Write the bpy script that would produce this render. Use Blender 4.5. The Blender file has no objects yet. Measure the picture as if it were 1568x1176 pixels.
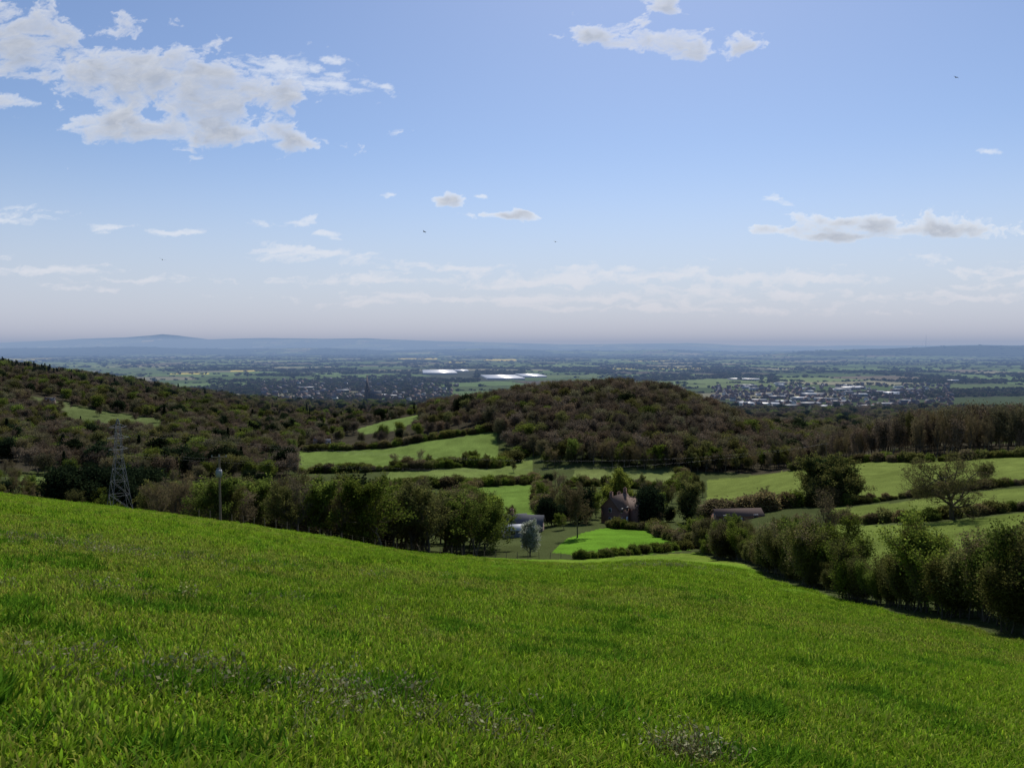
import bpy, math, random, time
import numpy as np
from mathutils import Vector
T0=time.time()
rng=np.random.default_rng(7); random.seed(7)
F=1184.0; EYE=1.6; PITCH=math.radians(2.8)
SUN_EL=48.0; SUN_AZ=12.0
sc=bpy.context.scene
# ------------------------------------------------------------ numeric helpers
def sst(a,b,x):
    t=np.clip((x-a)/(b-a),0,1); return t*t*(3-2*t)
def _h(i,j,s):
    v=np.sin(i*127.1+j*311.7+s*74.7)*43758.5453
    return v-np.floor(v)
def vn(x,y,s=0):
    xi=np.floor(x);yi=np.floor(y);fx=x-xi;fy=y-yi
    fx=fx*fx*(3-2*fx);fy=fy*fy*(3-2*fy)
    return (_h(xi,yi,s)*(1-fx)+_h(xi+1,yi,s)*fx)*(1-fy)+(_h(xi,yi+1,s)*(1-fx)+_h(xi+1,yi+1,s)*fx)*fy
def fbm(x,y,o=4,s=0,g=.5):
    r=0;a=.5;t=0;c_,s_=math.cos(.6),math.sin(.6)
    for k in range(o):
        r=r+a*vn(x,y,s+k*3.1);t+=a;a*=g;x,y=(x*c_-y*s_)*2.03+17.3,(x*s_+y*c_)*2.03+9.1
    return r/t
# ------------------------------------------------------------ terrain survey: bearing column -> (distance, height)
P=lambda u:-(0.26+0.13*(u-784)/F)
T={
-600:[(1,P(-600)),(85,P(-600)*85),(150,-14),(200,-25),(300,-40),(400,-45),(600,-40),(800,-20),(1000,5),(1200,-5),(1500,-70),(2000,-114)],
-300:[(1,P(-300)),(88,P(-300)*88),(150,-25),(200,-38),(300,-52),(400,-58),(600,-56),(800,-32),(1000,-10),(1150,-20),(1500,-85),(1900,-114)],
0:[(1,P(0)),(90,-15.7),(150,-30),(200,-43),(300,-58),(400,-64),(600,-64),(800,-45.7),(1000,-24.6),(1150,-35),(1500,-95),(1800,-114)],
200:[(1,P(200)),(95,-18.6),(150,-34),(200,-48),(300,-63),(400,-67.6),(600,-74.4),(800,-66),(1000,-51.6),(1150,-60),(1450,-100),(1800,-114)],
400:[(1,P(400)),(95,-20.7),(150,-37),(200,-50),(300,-65),(400,-71),(500,-74.4),(700,-82),(1000,-83),(1200,-87.6),(1600,-112)],
500:[(1,P(500)),(100,-23.4),(150,-38),(200,-50),(300,-64),(400,-68.7),(460,-72.2),(560,-76.4),(700,-82.4),(1000,-91.3),(1300,-102),(1800,-114)],
600:[(1,P(600)),(30,-7.2),(105,-26.2),(150,-39),(200,-50),(300,-63),(400,-67.7),(450,-69.8),(560,-69.3),(700,-75.3),(800,-76),(1000,-84.5),(1300,-99.4),(1800,-114)],
700:[(1,P(700)),(30,-7.5),(115,-29.9),(150,-40),(210,-52),(300,-62),(400,-66),(450,-67.6),(550,-62.5),(650,-58.8),(780,-57.7),(1000,-90),(1300,-112)],
800:[(1,P(800)),(125,-33.2),(160,-42),(210,-49),(260,-55.5),(420,-71),(500,-72.3),(640,-42.7),(700,-45),(1000,-95),(1300,-114)],
900:[(1,P(900)),(130,-34.9),(150,-38),(200,-46),(260,-54.4),(420,-68.6),(640,-39.5),(700,-42.5),(1000,-95),(1300,-114)],
1000:[(1,P(1000)),(140,-36.8),(160,-40.3),(200,-46.5),(260,-55.5),(420,-69.4),(640,-38.4),(700,-41.5),(1000,-95),(1300,-114)],
1100:[(1,P(1100)),(125,-33.6),(160,-41),(200,-46.5),(260,-54.4),(420,-71),(600,-54),(650,-56),(900,-100),(1300,-114)],
1200:[(1,P(1200)),(88,-26),(150,-37),(200,-42.3),(260,-50),(420,-67.6),(480,-73),(600,-79.5),(1200,-113),(1300,-114)],
1300:[(1,P(1300)),(65,-20.3),(120,-30.8),(180,-39.4),(220,-44.5),(380,-56.8),(450,-63),(550,-80),(800,-100),(1300,-114)],
1400:[(1,P(1400)),(50,-16.4),(80,-24),(120,-30),(150,-33),(200,-40),(350,-52.2),(400,-53),(480,-60),(800,-100),(1300,-114)],
1568:[(1,P(1568)),(40,-13.8),(80,-22),(110,-25.5),(150,-30.7),(200,-36.4),(350,-47),(420,-53),(600,-75),(900,-105),(1300,-114)],
1900:[(1,P(1900)),(30,-11.5),(80,-24),(150,-30),(200,-34),(350,-42),(420,-45),(600,-70),(900,-104),(1300,-114)],
2200:[(1,P(2200)),(24,-10),(80,-24),(150,-30),(200,-34),(350,-42),(420,-45),(600,-70),(900,-104),(1300,-114)]}
us=sorted(T); GY=np.linspace(0,np.log(60000),620); GU=np.arange(-600,2201,20.0)
A=np.array([np.interp(np.exp(GY),[k[0] for k in T[u]],[k[1] for k in T[u]]) for u in us])
G=np.array([[np.interp(g,us,A[:,j]) for g in GU] for j in range(len(GY))])
def smooth(M,ax,n):
    pad=[(0,0),(0,0)];pad[ax]=(n,n);Q=np.pad(M,pad,mode='edge');w=np.hanning(2*n+3)[1:-1];w/=w.sum();o=np.zeros_like(M)
    for i in range(2*n+1):
        sl=[slice(None)]*2;sl[ax]=slice(i,i+M.shape[ax]);o+=w[i]*Q[tuple(sl)]
    return o
G=smooth(smooth(G,0,3),1,3)
SKY=([-600,0,50,120,190,225,250,275,320,400,500,560,640,750,850,900,1000,1050,1100,1150,1250,1300,1420,1500,1568,2200],
     [528,525,523,519,517,514,511.8,514,520,518,519,518,521,524,527,527,526,525,527,529,530,529,529,528,529,529])
MID=([-600,0,200,350,500,600,750,900,1000,1150,1300,1568,2200],[532,533,531,534,533,536,534,537,535,538,537,536,536])
NEA=([-600,1050,1150,1250,1330,1420,1500,1568,2200],[560,549,544,537,534,531,528.5,530,531])
def H(X,Y):
    X=np.asarray(X,float);Y=np.asarray(Y,float)
    Yc=np.maximum(Y,1.0);u=784+F*X/Yc
    gy=np.clip(np.log(Yc)/GY[-1]*(len(GY)-1),0,len(GY)-1.001);gu=np.clip((u+600)/20,0,len(GU)-1.001)
    i=gy.astype(int);j=gu.astype(int);a=gy-i;b=gu-j
    t=(G[i,j]*(1-b)+G[i,j+1]*b)*(1-a)+(G[i+1,j]*(1-b)+G[i+1,j+1]*b)*a
    pl=-(0.26*Y+0.13*X);w=sst(12,35,Y)
    z=pl*(1-w)+t*w
    z=z+(fbm(X/7,Y/7,3,2)-.5)*.5*sst(3,14,Y)+(fbm(X/2.2,Y/2.2,2,5)-.5)*.09
    z=z+(fbm(X/70,Y/70,3,9)-.5)*5*sst(190,420,Y)
    z=z+(fbm(X/900,Y/900,3,12)-.5)*8*sst(1400,3000,Y)
    for D,wd,pr,am in((24000,4200,SKY,30),(12500,1500,MID,26),(9000,1100,NEA,16)):
        top=1.6-D*(np.interp(u,*pr)-530)/F+(fbm(u/45,u*0+D,4,3)-.5)*am
        g=np.exp(-((Y-D-(fbm(X/3000,Y*0,2,8)-.5)*1500)/wd)**2)
        z=np.where(Y>4000,np.maximum(z,-122+(top+122)*g),z)
    return z
def XY(u,Y): return (u-784)/F*Y
CRU=[-600,0,200,400,500,600,700,800,900,1000,1075,1100,1175,1250,1400,1568,2200]
CRY=[85,90,95,95,100,105,115,125,130,140,150,125,94,72,50,40,22]
def crest(u): return np.interp(u,CRU,CRY)
def pip(u,Y,poly):
    ins=np.zeros(u.shape,bool);n=len(poly)
    for i in range(n):
        x1,y1=poly[i];x2,y2=poly[(i+1)%n]
        if y1==y2: continue
        c=((Y<y1)!=(Y<y2))&(u<(x2-x1)*(Y-y1)/(y2-y1)+x1); ins^=c
    return ins
FIELDS=[
([(845,150),(905,132),(1000,143),(1062,156),(1000,196),(930,205),(870,180)],(.105,.215,.022)),
([(1085,235),(1085,410),(1200,425),(1330,390),(1420,362),(1568,335),(1800,330),(1800,228),(1568,224),(1400,226),(1290,230),(1180,226)],(.125,.16,.04)),
([(1270,188),(1400,160),(1800,158),(1800,215),(1400,212),(1280,218)],(.12,.155,.038)),
([(1180,120),(1250,95),(1400,75),(1800,60),(1800,145),(1400,147),(1270,172),(1180,165)],(.12,.16,.036)),
([(455,440),(600,436),(755,440),(765,475),(760,560),(600,545),(455,565)],(.115,.165,.042)),
([(575,370),(700,365),(815,385),(815,520),(755,440),(600,436)],(.12,.16,.045)),
([(550,690),(600,675),(650,740),(650,850),(600,815),(545,750)],(.12,.17,.05)),
([(705,245),(828,245),(828,372),(720,360)],(.11,.175,.035)),
([(875,365),(1040,355),(1045,425),(880,425)],(.13,.16,.052)),
([(85,665),(245,650),(250,760),(110,785)],(.085,.11,.04)),
([(45,735),(105,730),(105,800),(45,800)],(.09,.11,.045)),
([(20,335),(92,345),(92,392),(20,388)],(.10,.14,.042)),
([(380,905),(450,900),(450,955),(370,955)],(.09,.115,.042)),
]
def parcel(X,Y):
    wx=X+(fbm(X/500,Y/500,2,21)-.5)*260;wy=Y+(fbm(X/500,Y/500,2,31)-.5)*260
    c,s=math.cos(.35),math.sin(.35);a=(wx*c+wy*s);b=(-wx*s+wy*c)/260
    bi=np.floor(b);a=a/400+_h(bi,bi*0,4)*.9;ai=np.floor(a)
    fa=np.minimum(a-ai,1-(a-ai))*400;fb=np.minimum(b-bi,1-(b-bi))*260
    return _h(ai,bi,1),_h(ai,bi,2),np.minimum(fa,fb)
WOODC=np.array((.048,.043,.03))
def landcol(X,Y):
    u=784+F*X/np.maximum(Y,1)
    n=fbm(X/14,Y/14,4,40)[:,None]
    C=np.array((.06,.075,.028))*(.6+.8*n)
    wd=fbm(X/120,Y/120,3,43)[:,None]
    C=np.where((Y[:,None]>380)&(wd>.38),WOODC*(.7+.6*n),C)
    near=(Y<crest(u))
    pt=sst(.3,.7,fbm(X/9,Y/9,5,47))[:,None];p2=fbm(X/1.7,Y/1.7,4,49)[:,None];p3=sst(.42,.7,fbm(X/30,Y/14,4,53))[:,None]
    nc=(np.array((.10,.20,.016))*(1-pt)+np.array((.15,.235,.028))*pt)
    nc=nc*(1-.45*p3)+np.array((.14,.155,.04))*.45*p3
    # bare worn earth where stock gather
    wn_=np.exp(-(((X-13.5)/4.5)**2+((Y-64)/1.6)**2))+np.exp(-(((X+14.5)/3.5)**2+((Y-22)/.9)**2))*.8+np.exp(-(((X-1.45)/.25)**2+((Y-6.15)/.2)**2))*.8
    wn_=np.clip(wn_*2.2*fbm(X/.8,Y/.8,4,57),0,1)[:,None]
    nc=nc*(1-wn_)+np.array((.13,.11,.07))*wn_
    C=np.where(near[:,None],nc*(.6+.8*p2),C)
    for poly,c in FIELDS:
        m=pip(u,Y,poly); C[m]=np.array(c)*(.74+.5*n[m])*(.75+.5*fbm(X[m]/4,Y[m]/4,3,55))[:,None]
    r1,r2,d=parcel(X,Y);f=Y>1350
    PC=np.tile(np.array((.085,.125,.052)),(len(X),1))
    PC[r1>.30]=(.068,.092,.042);PC[r1>.48]=(.11,.145,.062);PC[r1>.62]=(.115,.10,.075);PC[r1>.69]=(.048,.054,.04);PC[r1>.90]=(.17,.165,.11);PC[r1>.992]=(.33,.30,.09)
    PC*=(.75+.5*r2)[:,None]*(.85+.3*n)
    PC[(d<9)]=(.045,.052,.03)
    hill=(Y>7500)&(fbm(X/700,Y/1400,3,50)>.42)
    PC[hill]=(.035,.045,.035)
    C[f]=PC[f]
    for uu,vv,w,hh in((640,549.5,60,1.0),(765,551,50,1.2),(700,555,26,.8),(375,568.5,45,1.0),(290,573,60,1.0)):
        V=530+115.6*F/np.maximum(Y,1)
        m=(abs(u-uu)<w/2)&(abs(V-vv)<hh)&(Y>1500)&(Y<12000); C[m]=(.40,.35,.10)
    return C
# ------------------------------------------------------------ mesh + material helpers
def mesh_obj(name,V,faces,mats=(),col=None,smooth_=False,link=True,midx=None,alpha=None):
    me=bpy.data.meshes.new(name);V=np.asarray(V,np.float32)
    me.vertices.add(len(V));me.vertices.foreach_set('co',V.ravel())
    faces=[np.asarray(f,np.int32) for f in faces if len(f)]
    nl=sum(f.size for f in faces);nf=sum(len(f) for f in faces)
    me.loops.add(nl);me.loops.foreach_set('vertex_index',np.concatenate([f.ravel() for f in faces]))
    me.polygons.add(nf)
    tot=np.concatenate([np.full(len(f),f.shape[1],np.int32) for f in faces])
    st=np.concatenate([[0],np.cumsum(tot)[:-1]]).astype(np.int32)
    me.polygons.foreach_set('loop_start',st)
    if midx is not None: me.polygons.foreach_set('material_index',np.asarray(midx,np.int32))
    if smooth_: me.polygons.foreach_set('use_smooth',np.ones(nf,bool))
    if col is not None:
        ca=me.color_attributes.new('Col','FLOAT_COLOR','POINT')
        c4=np.ones((len(V),4),np.float32);c4[:,:3]=col
        if alpha is not None: c4[:,3]=alpha
        ca.data.foreach_set('color',c4.ravel())
    for m in mats: me.materials.append(m)
    me.update(calc_edges=True)
    ob=bpy.data.objects.new(name,me)
    if link: sc.collection.objects.link(ob)
    return ob
def newmat(name):
    m=bpy.data.materials.new(name);m.use_nodes=True;nt=m.node_tree;nt.nodes.clear()
    o=nt.nodes.new('ShaderNodeOutputMaterial');return m,nt,o
def N(nt,t,**k):
    n=nt.nodes.new(t)
    for a,b in k.items(): setattr(n,a,b)
    return n
def mth(nt,op,a,b=None,c=None,clamp=False):
    n=N(nt,'ShaderNodeMath',operation=op,use_clamp=clamp)
    for i,x in enumerate((a,b,c)):
        if x is None: continue
        if isinstance(x,(int,float)): n.inputs[i].default_value=x
        else: nt.links.new(x,n.inputs[i])
    return n.outputs[0]
def veg(name,transl=.35,var=.5,tint=(1.15,1.0,.75)):
    m,nt,o=newmat(name);L=nt.links.new
    at=N(nt,'ShaderNodeAttribute',attribute_name='Col');oi=N(nt,'ShaderNodeObjectInfo')
    b=mth(nt,'MULTIPLY_ADD',oi.outputs['Random'],var,1-var/2)
    vm=N(nt,'ShaderNodeVectorMath',operation='SCALE');L(at.outputs['Color'],vm.inputs[0]);L(b,vm.inputs['Scale'])
    mx=N(nt,'ShaderNodeMix',data_type='RGBA',blend_type='MULTIPLY')
    r2=mth(nt,'FRACT',mth(nt,'MULTIPLY',oi.outputs['Random'],7.31))
    L(r2,mx.inputs[0]);L(vm.outputs[0],mx.inputs[6]);mx.inputs[7].default_value=(*tint,1)
    d=N(nt,'ShaderNodeBsdfDiffuse');t=N(nt,'ShaderNodeBsdfTranslucent');s=N(nt,'ShaderNodeMixShader');s.inputs[0].default_value=transl
    L(mx.outputs[2],d.inputs[0]);L(mx.outputs[2],t.inputs[0]);L(d.outputs[0],s.inputs[1]);L(t.outputs[0],s.inputs[2]);L(s.outputs[0],o.inputs[0])
    return m
def plain(name,c,rough=.8,metal=0,nscale=3,amt=.3,bump=0):
    m,nt,o=newmat(name);L=nt.links.new
    p=N(nt,'ShaderNodeBsdfPrincipled');p.inputs['Roughness'].default_value=rough;p.inputs['Metallic'].default_value=metal
    tc=N(nt,'ShaderNodeTexCoord');no=N(nt,'ShaderNodeTexNoise');no.inputs['Scale'].default_value=nscale;no.inputs['Detail'].default_value=3
    L(tc.outputs['Object'],no.inputs['Vector'])
    b=mth(nt,'MULTIPLY_ADD',no.outputs['Fac'],amt*2,1-amt)
    vm=N(nt,'ShaderNodeVectorMath',operation='SCALE');vm.inputs[0].default_value=c;L(b,vm.inputs['Scale'])
    L(vm.outputs[0],p.inputs['Base Color']);L(p.outputs[0],o.inputs[0]);return m
def tree_bark():
    m,nt,o=newmat('bark');at=N(nt,'ShaderNodeAttribute',attribute_name='Col');d=N(nt,'ShaderNodeBsdfDiffuse')
    nt.links.new(at.outputs['Color'],d.inputs[0]);nt.links.new(d.outputs[0],o.inputs[0]);return m
M_bark=tree_bark()
M_twig=veg('bare_twigs',.15,.6,(1.1,.96,.85));M_leaf=veg('leaves',.45,.8,(1.04,1.0,.75));M_wleaf=veg('woodland_buds',.3,.9,(1.08,.97,.85));M_dark=veg('evergreen_leaves',.2,.4,(1.05,1,.9))
M_grass=veg('grass_blades',.5,.5,(1.2,1.0,.8))
# ------------------------------------------------------------ ground sheet
m,nt,o=newmat('ground');L=nt.links.new
at=N(nt,'ShaderNodeAttribute',attribute_name='Col');ge=N(nt,'ShaderNodeNewGeometry')
def noise(s,d=6,r=.6):
    n=N(nt,'ShaderNodeTexNoise');n.inputs['Scale'].default_value=s;n.inputs['Detail'].default_value=d;n.inputs['Roughness'].default_value=r;L(ge.outputs['Position'],n.inputs['Vector']);return n.outputs['Fac']
nz=noise(2.6,5,.75)
vm=N(nt,'ShaderNodeVectorMath',operation='SCALE');L(at.outputs['Color'],vm.inputs[0]);L(mth(nt,'MULTIPLY_ADD',nz,1.6,.2),vm.inputs['Scale'])
d=N(nt,'ShaderNodeBsdfDiffuse');L(vm.outputs[0],d.inputs[0])
bp=N(nt,'ShaderNodeBump');bp.inputs['Strength'].default_value=.9;bp.inputs['Distance'].default_value=.35;L(nz,bp.inputs['Height']);L(bp.outputs[0],d.inputs['Normal'])
L(d.outputs[0],o.inputs[0]);M_ground=m
NT,NR=1300,640
t=np.linspace(-1.12,1.12,NT);D=np.geomspace(6,56000,NR)
TT,DD=np.meshgrid(t,D);X=(TT*DD).ravel();Y=(DD-20).ravel()
Z=H(X,Y)
idx=np.arange(NT*NR).reshape(NR,NT)
Fq=np.stack([idx[:-1,:-1],idx[:-1,1:],idx[1:,1:],idx[1:,:-1]],-1).reshape(-1,4)
mesh_obj('ground',np.stack([X,Y,Z],1),[Fq],[M_ground],landcol(X,Y),True)
# ------------------------------------------------------------ instancing
def scatter(name,P_,S,R,I,srcs):
    srcs=list(srcs);order=sorted(range(len(srcs)),key=lambda k:srcs[k].name);inv={k:i for i,k in enumerate(order)}
    I=np.array([inv[int(k)] for k in I],np.int32)
    co=bpy.data.collections.new(name+'_kinds')
    for s in srcs: co.objects.link(s)
    n=len(P_);me=bpy.data.meshes.new(name);me.vertices.add(n);me.vertices.foreach_set('co',np.asarray(P_,np.float32).ravel())
    S=np.asarray(S,np.float32)
    if S.ndim==1: S=np.repeat(S[:,None],3,1)
    R3=np.zeros((n,3),np.float32)
    if np.ndim(R)==1: R3[:,2]=R
    else: R3[:]=R
    a=me.attributes.new('scl','FLOAT_VECTOR','POINT');a.data.foreach_set('vector',S.ravel())
    a=me.attributes.new('rt','FLOAT_VECTOR','POINT');a.data.foreach_set('vector',R3.ravel())
    a=me.attributes.new('ix','INT','POINT');a.data.foreach_set('value',I)
    ob=bpy.data.objects.new(name,me);sc.collection.objects.link(ob)
    g=bpy.data.node_groups.new(name,'GeometryNodeTree')
    g.interface.new_socket('Geometry',in_out='INPUT',socket_type='NodeSocketGeometry');g.interface.new_socket('Geometry',in_out='OUTPUT',socket_type='NodeSocketGeometry')
    gi=g.nodes.new('NodeGroupInput');go=g.nodes.new('NodeGroupOutput');ip=g.nodes.new('GeometryNodeInstanceOnPoints');ci=g.nodes.new('GeometryNodeCollectionInfo')
    ci.inputs['Collection'].default_value=co;ci.inputs['Separate Children'].default_value=True;ci.inputs['Reset Children'].default_value=True
    ip.inputs['Pick Instance'].default_value=True
    def na(nm,ty):
        q=g.nodes.new('GeometryNodeInputNamedAttribute');q.data_type=ty;q.inputs['Name'].default_value=nm;return q.outputs['Attribute']
    g.links.new(gi.outputs[0],ip.inputs['Points']);g.links.new(ci.outputs[0],ip.inputs['Instance'])
    g.links.new(na('ix','INT'),ip.inputs['Instance Index']);g.links.new(na('rt','FLOAT_VECTOR'),ip.inputs['Rotation']);g.links.new(na('scl','FLOAT_VECTOR'),ip.inputs['Scale'])
    g.links.new(ip.outputs[0],go.inputs[0])
    md=ob.modifiers.new('scatter','NODES');md.node_group=g
    return ob
# ------------------------------------------------------------ trees
def prisms(S,k):
    S=np.asarray(S,float);p0=S[:,:3];p1=S[:,3:6];r0=S[:,6];r1=S[:,7]
    d=p1-p0;d/=np.linalg.norm(d,axis=1,keepdims=True)+1e-9
    a=np.where(np.abs(d[:,2:3])>.9,np.array([[1.,0,0]]),np.array([[0,0,1.]]))
    e=np.cross(d,a);e/=np.linalg.norm(e,axis=1,keepdims=True);g=np.cross(d,e)
    n=len(S);V=np.zeros((n,2*k,3))
    for i in range(k):
        an=2*math.pi*i/k;o_=e*math.cos(an)+g*math.sin(an)
        V[:,i]=p0+o_*r0[:,None];V[:,k+i]=p1+o_*r1[:,None]
    b=(np.arange(n)*2*k)[:,None]
    Fs=[np.concatenate([b+i,b+(i+1)%k,b+k+(i+1)%k,b+k+i],1) for i in range(k if k>2 else 1)]
    return V.reshape(-1,3),np.concatenate(Fs)
def quads(C,size,el=1.0,dirs=None,dj=.5,seed=0):
    r=np.random.default_rng(seed);n=len(C)
    a=r.normal(size=(n,3))
    if dirs is not None: a=dirs+a*dj
    a/=np.linalg.norm(a,axis=1,keepdims=True);b=np.cross(a,r.normal(size=(n,3)));b/=np.linalg.norm(b,axis=1,keepdims=True)+1e-9
    s=(size*r.uniform(.6,1.3,n))[:,None]
    V=np.stack([C-a*s*el*.5,C+b*s*.5,C+a*s*el*.5,C-b*s*.5],1).reshape(-1,3)
    return V,np.arange(n*4).reshape(n,4)
def skeleton(seed,Hh,r0,nlev,kids,spread,tf,ratio,up=.12,lean=0,n0=6,minr=.012,straight=.1):
    R=random.Random(seed);segs=[];tips=[]
    def nrm(a):
        l=math.sqrt(a[0]**2+a[1]**2+a[2]**2)+1e-9;return (a[0]/l,a[1]/l,a[2]/l)
    def br(p,d,Ln,r,lev):
        n=n0 if lev==0 else max(2,5-lev)
        for i in range(n):
            j=straight+.07*lev
            d=nrm((d[0]+R.gauss(0,j),d[1]+R.gauss(0,j),d[2]+R.gauss(0,j)+up*(1 if lev else .5)))
            q=(p[0]+d[0]*Ln/n,p[1]+d[1]*Ln/n,p[2]+d[2]*Ln/n);fr=(i+1)/n
            ra=max(minr,r*(1-.65*i/n));rb=max(minr*.7,r*(1-.65*fr))
            segs.append((*p,*q,ra,rb,lev))
            if lev<nlev and (lev or fr>=tf):
                kc=kids[lev];kc=int(kc)+(R.random()<kc-int(kc))
                a0=R.random()*6.28
                for c in range(kc):
                    az=a0+c*6.283/max(kc,1)+R.gauss(0,.4)
                    w=(0,0,1) if abs(d[2])<.9 else (1,0,0)
                    e=nrm((d[1]*w[2]-d[2]*w[1],d[2]*w[0]-d[0]*w[2],d[0]*w[1]-d[1]*w[0]))
                    g=(d[1]*e[2]-d[2]*e[1],d[2]*e[0]-d[0]*e[2],d[0]*e[1]-d[1]*e[0])
                    sp=spread[lev]*R.uniform(.7,1.25);cs,sn=math.cos(sp),math.sin(sp)
                    o_=tuple(e[x]*math.cos(az)+g[x]*math.sin(az) for x in range(3))
                    cd=tuple(d[x]*cs+o_[x]*sn for x in range(3))
                    br(q,cd,Ln*ratio[lev]*R.uniform(.65,1.15)*(1-.45*max(0,fr-tf if lev==0 else fr*.6)),rb*.62,lev+1)
            if lev>=nlev-1: tips.append((*q,*d))
            p=q
    br((0,0,-.3),nrm((lean,0,1)),Hh*.8,r0,0)
    S=np.array(segs);Tp=np.array(tips)
    sc_=Hh/max(Tp[:,2].max(),1)
    S[:,:6]*=sc_;Tp[:,:3]*=sc_
    return S,Tp
def make_tree(name,seed,Hh=12,r0=.25,nlev=4,kids=(3,2,2,2),spread=(.8,.7,.7,.7),tf=.3,ratio=(.6,.55,.55,.5),twig=(.12,.105,.08),leafc=None,lsize=.2,lper=1.0,lfm=None,k=3,up=.12,ivy=0,minr=.012,mat=None,jit=.35,stems=1,link=False,dense=0,ivyj=.55):
    Vs=[];Fs=[];Cs=[];Mi=[];nv=0;r=np.random.default_rng(seed)
    for s_ in range(stems):
        S,Tp=skeleton(seed*31+s_,Hh*(1 if s_==0 else r.uniform(.6,.95)),r0,nlev,kids,spread,tf,ratio,up,lean=0 if stems==1 else r.normal()*.35,minr=minr)
        if stems>1:
            a=r.uniform(0,6.28);off=np.array([math.cos(a),math.sin(a),0])*r.uniform(.2,1.1)
            ca,sa=math.cos(a),math.sin(a);Rm=np.array([[ca,-sa,0],[sa,ca,0],[0,0,1]])
            S[:,:3]=S[:,:3]@Rm.T+off;S[:,3:6]=S[:,3:6]@Rm.T+off;Tp[:,:3]=Tp[:,:3]@Rm.T+off
        thick=S[:,8]<=1
        for sel,kk,mi in((thick,max(5,k),0),(~thick,k,1)):
            if sel.sum()==0: continue
            V,Fa=prisms(S[sel],kk);Vs.append(V);Fs.append(Fa+nv);nv+=len(V);Cs.append(np.tile(np.array(twig)*r.uniform(.8,1.2),(len(V),1)));Mi.append(np.full(len(Fa),mi))
        if leafc is not None:
            n=int(len(Tp)*lper);pick=r.integers(0,len(Tp),n)
            C=Tp[pick,:3]+r.normal(0,lsize*1.3+.12*dense,(n,3))
            V,Fa=quads(C,lsize,1.5,seed=seed+s_)
            lc=np.array(leafc);ci=r.integers(0,len(lc),n);cc=lc[ci]*r.uniform(1-jit,1+jit,(n,1))
            Vs.append(V);Fs.append(Fa+nv);nv+=len(V);Cs.append(np.repeat(cc,4,0));Mi.append(np.full(n,2))
        if ivy:
            q=S[(S[:,8]<=1)];pick=r.integers(0,len(q),ivy);tt=r.random((ivy,1));C=q[pick,:3]*(1-tt)+q[pick,3:6]*tt+r.normal(0,ivyj,(ivy,3))
            V,Fa=quads(C,.35,1.2,seed=seed+5);cc=np.array((.03,.05,.018))*r.uniform(.5,1.6,(ivy,1))
            Vs.append(V);Fs.append(Fa+nv);nv+=len(V);Cs.append(np.repeat(cc,4,0));Mi.append(np.full(ivy,3))
    Fa=np.concatenate(Fs)
    return mesh_obj(name,np.concatenate(Vs),[Fa],[M_bark,M_twig,M_leaf if mat is None else mat,M_dark],np.concatenate(Cs),link=link,midx=np.concatenate(Mi))
GRN=[(.13,.18,.035),(.16,.20,.04),(.09,.13,.028)];OLV=[(.12,.13,.042),(.14,.14,.05),(.09,.10,.033)];BUD=[(.145,.12,.073),(.14,.13,.065),(.16,.125,.08)]
DRK=[(.020,.034,.016),(.030,.045,.02),(.014,.024,.012)]
near_src=[
 make_tree('near_tree_a',1,12,.2,4,(2.6,2,2,1.6),leafc=BUD,lsize=.12,lper=1.0),
 make_tree('near_tree_b',2,12,.22,4,(2.4,2,2,1.6),leafc=BUD,lsize=.11,lper=.8,twig=(.14,.125,.1),up=.2),
 make_tree('near_tree_c',3,12,.2,4,(2.6,2,2,1.6),leafc=OLV,lsize=.18,lper=1.6),
 make_tree('near_tree_d',4,12,.2,4,(2.6,2,2,1.6),leafc=GRN,lsize=.22,lper=2.0),
 make_tree('near_tree_e',5,12,.22,4,(2.3,2,1.8,1.5),leafc=OLV,lsize=.16,lper=1.2,up=.22,stems=2),
 make_tree('near_tree_f',6,12,.2,3,(3,2.6,2),leafc=DRK,lsize=.4,lper=7,dense=3,mat=M_dark,tf=.1,spread=(.9,.8,.8)),
]
shrub_src=[make_tree('hedge_shrub_%s'%c,20+i,5,.05,3,(2.0,2.0,2.0),leafc=p,lsize=.085,lper=2.7,stems=5,tf=.2,spread=(.5,.65,.7),up=.2,ratio=(.5,.55,.5),minr=.009,dense=.7) for i,(c,p) in enumerate((('a',OLV),('b',GRN),('c',OLV),('d',BUD+OLV)))]
low_src=[make_tree('low_shrub_%s'%c,30+i,5,.06,2,(2.6,2.4,2),leafc=p,lsize=.36,lper=6,stems=4,tf=.12,spread=(.6,.7,.7),up=.18,ratio=(.5,.55,.5),minr=.02,dense=2) for i,(c,p) in enumerate((('a',OLV),('b',GRN),('c',BUD)))]
def far_tree(name,seed,c,lsz,n,Hh=12,tw=(.15,.13,.10)):
    return make_tree(name,seed,Hh,.2,3,(2.6,2,1.4),leafc=c,lsize=lsz,lper=n,k=3,minr=.04,twig=tw,dense=2,spread=(.85,.75,.7),ratio=(.6,.55,.5),tf=.25,mat=M_wleaf)
BR1=[(.14,.115,.083),(.17,.135,.10),(.105,.09,.065)];BR2=[(.14,.135,.075),(.12,.118,.063),(.165,.158,.095)]
wood_src=[far_tree('wood_tree_a',41,BR1,.32,2.8),far_tree('wood_tree_b',42,BR2,.32,2.8),far_tree('wood_tree_c',43,BR1,.26,2.8,12,(.19,.17,.145)),
 far_tree('wood_tree_d',44,OLV,.40,3.2),far_tree('wood_tree_e',45,GRN,.44,3.3),far_tree('wood_tree_f',46,DRK,.6,4)]
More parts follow.
